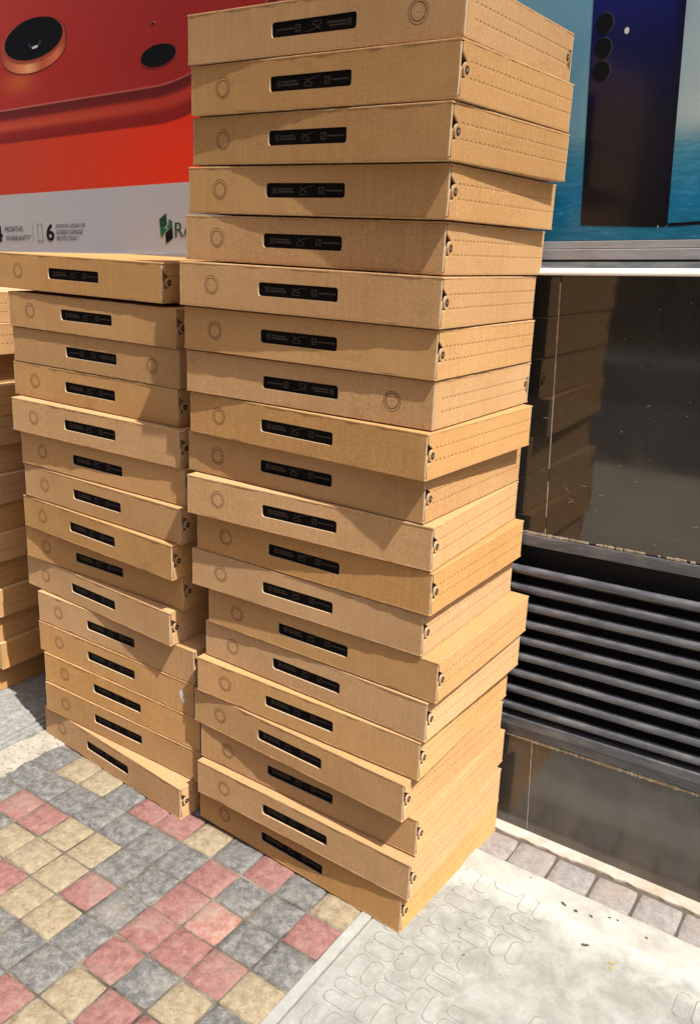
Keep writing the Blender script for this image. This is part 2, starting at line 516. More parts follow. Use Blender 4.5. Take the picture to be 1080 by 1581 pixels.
GX0, GPX, GN0, GPN = -0.083, 0.0743, 0.416, 0.0735
COL = {  # (i, j) -> colour, i counts away from the white strip, j away from the wall
 (0,-1):'c',(1,-1):'g',(2,-1):'r',(3,-1):'g',(4,-1):'c',(5,-1):'r',(6,-1):'r',(7,-1):'g',(8,-1):'c',(9,-1):'c',(10,-1):'g',
 (0,0):'r',(1,0):'g',(2,0):'g',(3,0):'r',(4,0):'g',(5,0):'g',(6,0):'g',(7,0):'g',(8,0):'g',(9,0):'g',(10,0):'g',
 (0,1):'g',(1,1):'g',(2,1):'b',(3,1):'r',(4,1):'g',(5,1):'g',(6,1):'c',(7,1):'c',(8,1):'r',(9,1):'r',(10,1):'g',
 (0,2):'c',(1,2):'r',(2,2):'r',(3,2):'r',(4,2):'g',(5,2):'r',(6,2):'c',(7,2):'c',(8,2):'c',(9,2):'g',(10,2):'g',
 (3,3):'r',(4,3):'g',(5,3):'c',(6,3):'c',(7,3):'r',(8,3):'c',(9,3):'g',(5,4):'g',(6,4):'g',(7,4):'c'}
def paver(bm, x0, x1, y0, y1, mi, seed, crown=0.0016, n_=9, zt=0.0, rc=0.32):
    """one riven block with worn, slightly wandering edges"""
    g = random.Random(seed)
    vs = []
    tx, ty, tz = g.uniform(-.012, .012), g.uniform(-.012, .012), g.uniform(-.0012, .0010)
    us = [0, 0.018, 0.055] + [0.055 + 0.89 * k / (n_ - 5) for k in range(1, n_ - 5)] + [0.945, 0.982, 1]
    for jj, v in enumerate(us):
        row = []
        for ii, u in enumerate(us):
            x = x0 + (x1 - x0) * u; y = y0 + (y1 - y0) * v
            ed = min(u, v, 1 - u, 1 - v)
            z = zt + tz + (u - .5) * tx * .1 + (v - .5) * ty * .1
            z += crown * (noise.noise(Vector((x * 60, y * 60, seed * .37))) + .4 * noise.noise(Vector((x * 170, y * 170, seed))))
            cu, cv = min(u, 1 - u), min(v, 1 - v)
            if cu < 0.06 and cv < 0.06:
                k_ = 0.0035 * rc * (1 - (cu + cv) / 0.12)
                x += k_ * (1 if u < .5 else -1); y += k_ * (1 if v < .5 else -1)
            if ed < 0.01:
                z = zt - 0.007
                wx = 0.0017 * noise.noise(Vector((x * 90, y * 90, seed + 5.5)))
                wy = 0.0017 * noise.noise(Vector((x * 90, y * 90, seed + 9.5)))
                x += wx; y += wy
            elif ed < 0.03: z -= 0.0022
            elif ed < 0.06: z -= 0.0005
            row.append(bm.verts.new((x, y, z)))
        vs.append(row)
    for a in range(len(us) - 1):
        for b in range(len(us) - 1):
            f_ = bm.faces.new((vs[a][b], vs[a][b + 1], vs[a + 1][b + 1], vs[a + 1][b]))
            f_.material_index = mi
            f_.smooth = True
bm = bmesh.new()
CI = {'g': 0, 'c': 1, 'r': 2, 'b': 3}
gp = 0.0007
for j in range(-4, 17):
    for i in range(0, 11):
        cc = COL.get((i, j)) or rng.choice('ggggccrr')
        e4 = [rng.choice((0.0001, 0.0004, 0.0008, 0.0014)) for _ in range(4)]
        x1_ = GX0 - GPX * i - e4[0]; x0_ = GX0 - GPX * (i + 1) + e4[1]
        n0 = GN0 + GPN * j + e4[2]; n1_ = GN0 + GPN * (j + 1) - e4[3]
        paver(bm, x0_, x1_, -n1_, -n0, CI[cc], i * 37 + j * 11 + 500)
mesh_obj('pavement', bm, [M['grey_paver'], M['cream_paver'], M['red_paver'], M['brown_paver']])['kind'] = 'structure'

# beige aggregate strip, grooved strip and rough raised slab at the left
slab_obj('aggregate_path', -0.976, -0.893, -1.75, -0.10, -0.0005, 0.012, M['aggregate'], 0.012, 0.012, 3, 0.0)
slab_obj('stone_kerb', -0.9905, -0.9775, -1.75, -0.02, 0.003, 0.016, M['rough_slab'], 0.05, 0.0008, 4, 0.0015)
slab_obj('stone_kerb', -1.009, -0.9925, -1.75, -0.02, 0.0045, 0.02, M['rough_slab'], 0.05, 0.0008, 5, 0.002)
slab_obj('stone_path', -3.2, -1.011, -1.75, -0.0, 0.0022, 0.016, M['rough_slab'], 0.06, 0.0015, 6, 0.003)
# white strip between the pavers and the tactile slab
slab_obj('pale_strip', -0.0815, -0.0625, -1.75, -0.12, 0.0015, 0.012, M['slab_far'], 0.03, 0.0006, 8, 0.001)
# tactile slab with pads in a basket weave
slab_obj('tactile_path', -0.0600, 3.2, -1.75, -0.166, 0.0, 0.012, M['slab'], 0.04, 0.0006, 9, 0.0008)
bm = bmesh.new()
def pad(bm, cx, cy, vert, seed):
    g = random.Random(seed)
    L_, W_ = 0.049 + g.uniform(-.002, .002), 0.0215 + g.uniform(-.001, .001)
    hgt = 0.0009 * g.uniform(0.5, 1.0)
    pts = rrect(-L_ / 2, L_ / 2, -W_ / 2, W_ / 2, W_ / 2 - 0.0004, 7)
    a = (math.pi / 2 if vert else 0) + g.uniform(-.05, .05)
    ca, sa = math.cos(a), math.sin(a)
    rings = []
    for sc_, zz in ((1.0, 0.0004), (0.965, 0.0008), (0.88, hgt), (0.5, hgt * 1.1)):
        rr = []
        for px, py in pts:
            ins = (1 - sc_) * W_ / 2
            L2 = math.hypot(px, py)
            qx = math.copysign(max(0, abs(px) - ins), px); qy = math.copysign(max(0, abs(py) - ins), py)
            rr.append(bm.verts.new((cx + qx * ca - qy * sa, cy + qx * sa + qy * ca, zz)))
        rings.append(rr)
    for a_, b_ in zip(rings, rings[1:]):
        for k in range(len(pts)):
            f_ = bm.faces.new((a_[k], a_[(k + 1) % len(pts)], b_[(k + 1) % len(pts)], b_[k])); f_.smooth = True
    bm.faces.new(rings[-1]).smooth = True
    # the worn groove round the pad: a narrow dark ring, slightly broken
    o = []
    for k, (px, py) in enumerate(pts):
        n_ = Vector((px, py)).normalized() * 0.0012
        o.append((px + n_.x, py + n_.y))
    for k in range(len(pts)):
        if noise.noise(Vector((k * .23, seed * 1.7, 0))) > 0.22: continue
        k2 = (k + 1) % len(pts)
        q4 = [pts[k], pts[k2], o[k2], o[k]]
        f_ = bm.faces.new([bm.verts.new((cx + a_ * ca - b_ * sa, cy + a_ * sa + b_ * ca, 0.00065)) for a_, b_ in q4])
        f_.normal_update()
        if f_.normal.z < 0: f_.normal_flip()
        f_.material_index = 1
for i in range(-1, 24):
    for j in range(-1, 14):
        cx = 0.042 + 0.0545 * i; cn = 0.235 + 0.0563 * j
        if cx < -0.045 or cx - .028 < -0.055: continue
        wear = noise.noise(Vector((cx * 7, cn * 7, 2.2)))
        if cx > 0.15 + 0.05 * wear and wear > -0.20: continue
        if cx > 0.12 and wear > 0.25: continue
        vert = (i + j) % 2 != 0
        for k in (-1, 1):
            if cn + (0 if vert else k * .0138) < 0.17: continue
            if vert: pad(bm, cx + k * .0138, -cn, True, i * 100 + j * 7 + k)
            else: pad(bm, cx, -cn + k * .0138, False, i * 100 + j * 7 + k + 3)
M['groove'] = plain('worn_groove', (0.29, 0.26, 0.21), 0.95, 0.05)
mesh_obj('tactile_pads', bm, [M['slab'], M['groove']])['kind'] = 'structure'
# raised white cement band along the wall
bm = bmesh.new()
prof = [(-0.170, -0.004), (-0.161, 0.0008), (-0.150, 0.0042), (-0.138, 0.0048), (-0.122, 0.0046), (-0.110, 0.0055), (-0.1060, 0.0030), (-0.1055, -0.006)]
xs = [-1.0 + 0.02 * k for k in range(211)]
prev = None
for x in xs:
    row = [bm.verts.new((x, y + 0.0012 * noise.noise(Vector((x * 20, y * 30, 1))), z + 0.0008 * noise.noise(Vector((x * 25, y * 40, 3))))) for y, z in prof]
    if prev:
        for k in range(len(row) - 1):
            f_ = bm.faces.new((prev[k], row[k], row[k + 1], prev[k + 1])); f_.smooth = True
    prev = row
bm.normal_update()
if sum(f_.normal.z for f_ in bm.faces) < 0: bmesh.ops.reverse_faces(bm, faces=bm.faces[:])
mesh_obj('cement_band', bm, M['cement'])['kind'] = 'structure'
# row of worn edging blocks against the wall
bm = bmesh.new()
for k in range(-14, 42):
    x0_ = 0.0622 + 0.0757 * k + 0.0005; x1_ = 0.0622 + 0.0757 * (k + 1) - 0.0005
    paver(bm, x0_ + rng.uniform(-.001, .001), x1_ + rng.uniform(-.001, .001), -0.1045, -0.0315 - rng.uniform(0, .004), 0, 900 + k, 0.0012, 9, 0.001, 0.7)
mesh_obj('edging_row', bm, M['edge_paver'])['kind'] = 'structure'
slab_obj('edging_bed', -1.0, 3.3, -0.108, -0.02, -0.003, 0.01, M['crack'], 0.5)
slab_obj('mortar_strip', -3.0, 3.3, -0.0268, 0.03, 0.0018, 0.012, M['kerbstrip'], 0.010, 0.0042, 12, 0.0008)

# ---------------------------------------------------------------- shop front wall
shop = empty('shop_wall', WM)
tag(shop, 'shop front wall of polished dark granite panels below a white-edged sill', 'wall')
seams = [-3.6, -3.0, -2.4, -1.8, -1.2, -0.6 , 0.061, 0.721, 1.381, 2.041, 2.7, 3.3]
for a, b in zip(seams, seams[1:]):
    bm = bmesh.new()
    box(bm, a + 0.0005, b - 0.0005, 0.0, 0.03, 0.5995, 1.048, 0, 0.0006)
    mesh_obj('granite_panel', bm, M['granite'], shop)
    bm = bmesh.new()
    box(bm, a + 0.0005, b - 0.0005, 0.0, 0.03, -0.35, 0.1975, 0, 0.0006)
    mesh_obj('granite_panel', bm, M['granite'], shop)
    if b < -0.5 or a > 1.4:
        bm = bmesh.new()
        box(bm, a + 0.0005, b - 0.0005, 0.0, 0.03, 0.1985, 0.5985, 0, 0.0006)
        mesh_obj('granite_panel', bm, M['granite'], shop)
bm = bmesh.new()
box(bm, -3.6, 3.3, 0.035, 0.30, -0.35, 3.2)
mesh_obj('masonry', bm, M['render'], shop)
# pale filler in the seams
bm = bmesh.new()
for s_ in seams[1:-1]:
    for z0, z1 in ((0.602, 1.036), (0.004, 0.192)):
        n_ = 40
        for k in range(n_):
            za, zb = z0 + (z1 - z0) * k / n_, z0 + (z1 - z0) * (k + 1) / n_
            ww = 0.0010 + 0.0006 * noise.noise(Vector((s_, za * 60, 1)))
            if noise.noise(Vector((s_ * 3, za * 25, 8))) > 0.45: continue
            flat(bm, [(s_ - ww, za), (s_ + ww, za), (s_ + ww, zb), (s_ - ww, zb)], -0.0006)
mesh_obj('seam_filler', bm, M['scratch'], shop)
# crusty sealant above and below the vent
def crust(z, h, seed, thr):
    bm = bmesh.new()
    x = -0.44
    while x < 1.6:
        L_ = 0.0035
        a = noise.noise(Vector((x * 28, seed, 0.3)))
        b = noise.noise(Vector((x * 140, seed, 4.3)))
        if a + 0.6 * b > thr:
            hh = h * (0.5 + 0.9 * abs(b) + 0.4 * a)
            box(bm, x, x + L_, -0.0018 - 0.001 * abs(b), 0.001, z - hh * 0.5, z + hh * 0.5)
        x += L_ * 0.98
    return bm
mesh_obj('sealant_bead', crust(0.6005, 0.0045, 3, -0.12), M['sealant'], shop)
mesh_obj('sealant_bead', crust(0.1945, 0.0068, 9, -0.62), M['sealant'], shop)
# scratches and rubbed marks
bm = bmesh.new()
def scr(x, z, L_, a, w_=0.0004):
    dx, dz = math.cos(a) * L_ / 2, math.sin(a) * L_ / 2
    nx, nz = -math.sin(a) * w_, math.cos(a) * w_
    flat(bm, [(x - dx, z - dz), (x + nx, z + nz), (x + dx, z + dz), (x - nx, z - nz)], -0.0008)
for x, z, L_, a in [(0.105, 0.672, .018, -.5), (0.095, 0.690, .016, -.9), (0.125, 0.700, .012, .1), (0.102, 0.668, .010, .3), (0.155, 0.688, .010, .1),
                    (0.148, 0.660, .004, .3), (0.050, 0.810, .013, 0), (0.180, 0.800, .006, .6), (0.22, .846, .009, .5), (0.21, .72, .006, .4),
                    (0.28, .835, .004, 1.0), (0.31, .66, .012, .2), (0.25, .62, .004, .6), (.092, .845, .003, .9), (.128, .756, .004, 1.2)]:
    scr(x, z, L_, a, 0.0005)
g_ = random.Random(5)
for k in range(26):
    scr(g_.uniform(.06, 1.4), g_.uniform(.61, 1.0), g_.uniform(.002, .008), g_.uniform(-1, 1), .0003)
for k in range(14):
    scr(g_.uniform(.06, 1.0), g_.uniform(.02, .18), g_.uniform(.002, .006), g_.uniform(-1, 1), .0003)
mesh_obj('scratch_marks', bm, M['scratch'], shop)
# sill with bright front edge, and the aluminium rail under the posters
bm = bmesh.new()
pr = [(0.03, 1.0480), (-0.0300, 1.0480), (-0.0325, 1.0496), (-0.0325, 1.0515), (-0.0315, 1.0545), (-0.0300, 1.0575), (-0.0270, 1.0592)]
for x0, x1 in ((-3.6, 3.3),):
    rows = [[bm.verts.new((x, y, z)) for y, z in pr] for x in (x0, x1)]
    for k in range(len(pr) - 1): bm.faces.new((rows[0][k], rows[0][k + 1], rows[1][k + 1], rows[1][k]))
bmesh.ops.recalc_face_normals(bm, faces=bm.faces[:])
for f_ in bm.faces:
    f_.normal_update()
    if f_.normal.y > 0.1 or f_.normal.z > 0.9 and False: f_.normal_flip()
mesh_obj('sill_edge', bm, M['white_edge'], shop)
bm = bmesh.new()
vs = [bm.verts.new(p) for p in ((-3.6, -0.0268, 1.0590), (3.3, -0.0268, 1.0590), (3.3, 0.0, 1.0712), (-3.6, 0.0, 1.0712))]
bm.faces.new(vs)
vs = [bm.verts.new(p) for p in ((-3.6, 0.0, 1.0712), (3.3, 0.0, 1.0712), (3.3, 0.034, 1.0712), (-3.6, 0.034, 1.0712))]
bm.faces.new(vs)
bm.normal_update()
mesh_obj('sill', bm, M['sill'], shop)
bm = bmesh.new()
box(bm, -3.6, 3.3, -0.006, 0.034, 1.0720, 1.0885, 0, 0.0008)
mesh_obj('trim_rail', bm, M['rail'], shop)
bm = bmesh.new()
box(bm, -0.299, 3.3, -0.003, 0.034, 1.0895, 1.1010, 0, 0.0006)
mesh_obj('trim_rail', bm, M['rail'], shop)

# ---------------------------------------------------------------- louvred vent
vent = empty('louvred_vent', WM)
tag(vent, 'black metal louvred vent set in the granite wall behind the tall stack', 'vent')
VX0, VX1 = -0.44, 1.38
bm = bmesh.new(); box(bm, VX0, VX1, 0.030, 0.034, 0.20, 0.598)
mesh_obj('back_plate', bm, M['vent_back'], vent)
bm = bmesh.new()
box(bm, VX0, VX1, -0.0040, 0.029, 0.5770, 0.5975, 0, 0.0014, 2)
box(bm, VX0, VX1, -0.0060, 0.029, 0.2170, 0.2350, 0, 0.0014, 2)
box(bm, VX0, VX1, -0.0030, 0.029, 0.1985, 0.2165, 0, 0.0014, 2)
box(bm, VX0, VX0 + 0.02, -0.0035, 0.029, 0.2355, 0.5765, 0, 0.0010, 1)
box(bm, VX1 - 0.02, VX1, -0.0035, 0.029, 0.2355, 0.5765, 0, 0.0010, 1)
mesh_obj('frame', bm, M['louvre'], vent)
for k in range(9):
    bm = bmesh.new()
    zt = 0.5355 - 0.0340 * k
    pf = []
    R_ = 0.0082
    for a in range(0, 9):
        t = math.radians(80 + a * 200 / 8)
        pf.append((0.0035 + R_ * math.cos(t), zt - R_ + R_ * math.sin(t)))
    pf += [(0.020, zt - 0.0262), (0.0285, zt - 0.0235)]
    g2 = random.Random(k)
    sag = [0.0009 * math.sin(i * .35 + k) for i in range(31)]
    rows = []
    for i in range(31):
        x = VX0 + 0.021 + (VX1 - VX0 - 0.042) * i / 30
        rows.append([bm.verts.new((x, y, z + sag[i])) for y, z in pf])
    for a_, b_ in zip(rows, rows[1:]):
        for i in range(len(pf)):
            bm.faces.new((a_[i], a_[(i + 1) % len(pf)], b_[(i + 1) % len(pf)], b_[i])).smooth = True
    bm.faces.new(rows[0]); bm.faces.new(rows[-1])
    bmesh.ops.recalc_face_normals(bm, faces=bm.faces[:])
    mesh_obj('slat', bm, M['louvre'], vent)

# ---------------------------------------------------------------- posters
def red_print():
    q = NT('red_poster_print', 0.30, 0.45)
    x, y, z = q.sep(q.coord())
    over = q.math('MAXIMUM', q.math('SUBTRACT', x, -0.865), 0.0)
    cur = q.math('MULTIPLY', q.math('POWER', over, 2.0), 1.15)
    d_ = q.math('SUBTRACT', q.math('SUBTRACT', z, cur), 1.431)
    t = q.maprange(d_, -0.20, 0.20, 0.0, 1.0)
    P = lambda v: (v + 0.20) / 0.40
    lf = q.ramp(t, [(P(-.198), (.52, .050, .016)), (P(-.0795), (.54, .050, .018)), (P(-.0755), (.24, .012, .008)), (P(-.055), (.30, .016, .009)),
                    (P(-.043), (.60, .085, .035)), (P(-.030), (.50, .055, .022)), (P(-.0215), (.17, .011, .008)), (P(-.004), (.14, .010, .007)),
                    (P(-.0015), (.62, .20, .14)), (P(.0006), (.45, .028, .015)), (P(.06), (.47, .026, .013)), (P(.198), (.50, .036, .018))])
    rt = q.ramp(t, [(P(-.198), (.78, .036, .008)), (P(-.0795), (.72, .033, .008)), (P(-.0755), (.22, .010, .007)), (P(-.055), (.26, .012, .007)),
                    (P(-.043), (.40, .035, .018)), (P(-.030), (.44, .034, .016)), (P(-.0215), (.15, .010, .008)), (P(-.004), (.11, .009, .008)),
                    (P(-.0015), (.48, .11, .08)), (P(.0006), (.31, .018, .012)), (P(.06), (.31, .016, .011)), (P(.198), (.31, .018, .014))])
    v = q.mix(q.maprange(x, -1.45, -0.80), lf, rt)
    # warm glow printed below the big lens
    gx = q.math('POWER', q.math('DIVIDE', q.math('SUBTRACT', x, -1.32), 0.055), 2.0)
    gz = q.math('POWER', q.math('DIVIDE', q.math('SUBTRACT', z, 1.485), 0.022), 2.0)
    gl = q.math('EXPONENT', q.math('MULTIPLY', q.math('ADD', gx, gz), -1.0))
    v = q.mix(q.math('MULTIPLY', gl, 0.55), v, (0.62, 0.16, 0.03))
    white = q.math('LESS_THAN', z, 1.2335)
    v = q.mix(white, v, (0.46, 0.455, 0.475))
    q.color(v)
    return q.m
def sea_print():
    q = NT('blue_sea_poster_print', 0.22, 0.5)
    c = q.coord()
    x, y, z = q.sep(c)
    sk = q.ramp(q.maprange(z, 1.265, 1.75), [(0.0, (.20, .38, .46)), (0.15, (.17, .35, .45)), (0.5, (.11, .29, .41)), (1, (.08, .24, .37))])
    cl = q.noise(q.vscale(c, (1, 1, 1.6)), 9, 4, 0.6)
    rightm = q.maprange(x, 0.12, 0.26)
    sk = q.mix(q.math('MULTIPLY', rightm, q.maprange(cl, 0.3, 0.6, 0.6, 1.0)), sk, (.42, .49, .49))
    wv = q.noise(q.vscale(c, (1, 1, 6.0)), 26, 7, 0.66, 0.35)
    deep = q.ramp(q.maprange(z, 1.10, 1.27), [(0.0, (.025, .19, .31)), (0.35, (.015, .20, .40)), (0.70, (.06, .28, .42)), (1.0, (.20, .39, .45))])
    seac = q.mix(q.maprange(wv, 0.34, 0.66, 0.0, 1.0), q.mix(0.5, deep, (.0, .05, .11)), deep)
    seac = q.mix(q.maprange(wv, 0.58, 0.74, 0.0, 0.30), seac, (.20, .48, .58))
    v = q.mix(q.maprange(z, 1.232, 1.282, 0, 1, True), seac, sk)
    q.color(v)
    return q.m
def navy_print():
    q = NT('dark_blue_phone_print', 0.16, 0.5)
    c = q.coord()
    x, y, z = q.sep(c)
    v = q.ramp(q.maprange(z, 1.12, 1.48), [(0.0, (.010, .009, .011)), (0.45, (.008, .008, .018)), (0.75, (.006, .008, .060)), (1, (.008, .011, .15))])
    v = q.mix(q.maprange(x, 0.205, 0.216, 0.0, 0.6), v, (.006, .006, .012))
    q.color(v)
    return q.m
M['red'] = red_print(); M['sea'] = sea_print(); M['navy'] = navy_print()
q = NT('copper_ring_print', 0.3, 0.45)
x_, y_, z_ = q.sep(q.coord())
q.color(q.ramp(q.maprange(x_, -1.375, -1.13), [(0.0, (.40, .06, .02)), (0.3, (.80, .26, .10)), (0.42, (.86, .38, .16)), (0.6, (.50, .09, .03)), (0.85, (.72, .17, .07)), (1, (.22, .03, .015))]))
M['copper'] = q.m
M['glint'] = plain('pale_ink', (0.62, 0.60, 0.60), 0.4)
M['rim'] = plain('grey_rim_ink', (0.045, 0.05, 0.08), 0.35)

rp = empty('advertising_poster', WM)
tag(rp, 'red advertising poster of a phone camera with white warranty band, left of the tall stack', 'poster')
bm = bmesh.new(); box(bm, -3.5, -0.301, -0.002, 0.033, 1.0890, 2.60)
mesh_obj('poster_panel', bm, M['red'], rp)
# lens: barrel then rim then glass
bm = bmesh.new()
T = 0.05
top = ell(-1.2545, 1.5650, 0.1225, 0.0490, 60, T)
low = ell(-1.2560, 1.5500, 0.1225, 0.0480, 60, T)
hull = []
for k in range(60):
    a = k / 60 * 2 * math.pi
    hull.append(top[k] if math.sin(a) >= 0 else low[k])
flat(bm, [(-1.2555 + (p[0] + 1.2555) * 1.012, 1.556 + (p[1] - 1.556) * 1.03) for p in hull], -0.0024, 0)
flat(bm, hull, -0.0027, 1)
flat(bm, ell(-1.2530, 1.5680, 0.1165, 0.0455, 60, T), -0.0030, 2)
flat(bm, ell(-1.2510, 1.5720, 0.1090, 0.0425, 60, T), -0.0033, 3)
flat(bm, ell(-1.2450, 1.5620, 0.0230, 0.0085, 30, T), -0.0036, 4)
flat(bm, ell(-1.2450, 1.5640, 0.0190, 0.0070, 30, T), -0.0038, 3)
flat(bm, ell(-1.2440, 1.5540, 0.0120, 0.0028, 20, T + .05), -0.0040, 5)
mesh_obj('printed_lens', bm, [plain('deep_red_ink', (.09, .008, .006), .3), M['copper'], plain('rim_red_ink', (.40, .07, .035), .3), M['black_ink'], M['rim'], M['glint']], rp)
bm = bmesh.new()
flat(bm, ell(-0.8425, 1.4875, 0.0545, 0.0222, 40, .05), -0.0026, 0)
flat(bm, ell(-0.8430, 1.4877, 0.0525, 0.0212, 40, .05), -0.0029, 1)
mesh_obj('printed_lens', bm, [plain('soft_red_ink', (.30, .05, .035), .3), M['black_ink']], rp)
bm = bmesh.new()
flat(bm, ell(-0.853, 1.5510, 0.0075, 0.0030, 20), -0.0026, 0)
flat(bm, ell(-0.8535, 1.5500, 0.0050, 0.0019, 20), -0.0029, 1)
mesh_obj('printed_dot', bm, [plain('pink_ink', (.40, .12, .10), .3), M['black_ink']], rp)

def text(s, x, z, h, wd, m_, parent, y=-0.0028, name='printed_text', bold=0.0):
    cu = bpy.data.curves.new(name, 'FONT')
    cu.body = s
    cu.size = 1.0
    cu.offset = bold
    cu.space_line = 0.95
    tmp = bpy.data.objects.new('tmp', cu)
    col.objects.link(tmp)
    dg = bpy.context.evaluated_depsgraph_get()
    me = bpy.data.meshes.new_from_object(tmp.evaluated_get(dg))
    bpy.data.objects.remove(tmp)
    xs_ = [v.co.x for v in me.vertices]; ys_ = [v.co.y for v in me.vertices]
    x0, x1, y0, y1 = min(xs_), max(xs_), min(ys_), max(ys_)
    for v in me.vertices:
        u, t = (v.co.x - x0) / (x1 - x0), (v.co.y - y0) / (y1 - y0)
        v.co = Vector((x + u * wd, y, z + t * h)) * S
    me.name = name
    me.materials.clear(); me.materials.append(m_)
    o = bpy.data.objects.new(name, me)
    col.objects.link(o); o.parent = parent
    return o
def warranty(x0, big, lines, zs, wds, bx, bw):
    text(big, bx, 1.1195, 0.040, bw, M['black_ink'], rp, bold=0.02)
    for s, zc, wd in zip(lines, zs, wds): text(s, x0, zc, 0.0105 if len(lines) == 3 else 0.0135, wd, M['gray_ink'], rp, bold=0.0)
warranty(-1.425, '24', ['MONTHS', 'WARRANTY*'], [1.1435, 1.1220], [0.074, 0.105], -1.505, 0.068)
warranty(-1.220, '6', ['MONTHS LIQUID OR', 'SCREEN DAMAGE', 'PROTECTION *'], [1.1475, 1.1335, 1.1195], [0.108, 0.097, 0.082], -1.259, 0.030)
bm = bmesh.new()
flat(bm, [(-1.3125, 1.115), (-1.3115, 1.115), (-1.3115, 1.164), (-1.3125, 1.164)], -0.0028)
def frame_out(x0, x1, z0, z1, t):
    for a in ([(x0, z0), (x1, z0), (x1, z0 + t), (x0, z0 + t)], [(x0, z1 - t), (x1, z1 - t), (x1, z1), (x0, z1)],
              [(x0, z0 + t), (x0 + t, z0 + t), (x0 + t, z1 - t), (x0, z1 - t)], [(x1 - t, z0 + t), (x1, z0 + t), (x1, z1 - t), (x1 - t, z1 - t)]):
        flat(bm, a, -0.0028)
frame_out(-1.2925, -1.2735, 1.119, 1.1605, 0.0012)
for k in range(9):
    a0, a1 = math.pi * (1 + k / 9), math.pi * (1 + (k + 1) / 9)
    pts = [(-1.281 + math.cos(a) * r_, 1.122 + math.sin(a) * r_ * .55) for a, r_ in ((a0, .013), (a1, .013), (a1, .0118), (a0, .0118))]
    flat(bm, pts, -0.0029)
mesh_obj('printed_icon', bm, M['gray_ink'], rp)
# green emblem: pairs of slanted blocks with a bolt-shaped gap
bm = bmesh.new()
X = lambda u: -0.864 + (u - 245) / (525 - 245) * 0.040
Z = lambda v: 1.1725 - (v - 270) / (985 - 270) * 0.064
flat(bm, [(X(a), Z(b)) for a, b in ((250, 400), (405, 270), (410, 545), (330, 600), (258, 555))], -0.0028, 0)
flat(bm, [(X(a), Z(b)) for a, b in ((258, 555), (330, 600), (410, 665), (325, 745), (320, 830), (265, 790))], -0.0028, 1)
flat(bm, [(X(a), Z(b)) for a, b in ((450, 410), (525, 470), (525, 640), (450, 650), (385, 598), (445, 550))], -0.0028, 1)
flat(bm, [(X(a), Z(b)) for a, b in ((450, 650), (525, 640), (528, 860), (375, 985), (365, 745))], -0.0028, 2)
mesh_obj('printed_emblem', bm, [M['green_dark'], M['green'], M['black_ink']], rp)
text('Re', -0.8165, 1.1210, 0.031, 0.048, M['green_dark'], rp, bold=0.0)

bp = empty('advertising_poster', WM)
tag(bp, 'blue sea advertising poster with a dark blue phone, right of the tall stack', 'poster')
bm = bmesh.new(); box(bm, -0.299, 3.2, -0.001, 0.033, 1.1020, 2.60)
mesh_obj('poster_panel', bm, M['sea'], bp)
bm = bmesh.new()
ph = [(0.0885, 1.1275), (0.091, 1.1255), (0.2095, 1.1200), (0.2200, 1.1205), (0.2235, 1.124), (0.2210, 1.62), (0.217, 1.63), (0.088, 1.63), (0.084, 1.62)]
flat(bm, ph, -0.0014)
flat(bm, [(0.224, 1.1205), (0.42, 1.130), (0.42, 1.134), (0.224, 1.1255)], -0.0014, 1)
flat(bm, [(0.2085, 1.1195), (0.2105, 1.1195), (0.2097, 1.1235)], -0.0017, 2)
pho = mesh_obj('printed_phone', bm, [M['navy'], M['black_ink'], M['glint']], bp)
for cz in (1.3500, 1.3825, 1.4165):
    bm = bmesh.new()
    flat(bm, ell(0.1062, cz + .0002, 0.0136, 0.0153), -0.0017, 0)
    flat(bm, ell(0.1052, cz, 0.0128, 0.0146), -0.0020, 1)
    mesh_obj('printed_lens', bm, [M['rim'], M['black_ink']], pho)
bm = bmesh.new()
flat(bm, ell(0.1395, 1.4020, 0.0036, 0.0047, 20), -0.0017)
mesh_obj('printed_flash', bm, M['glint'], pho)

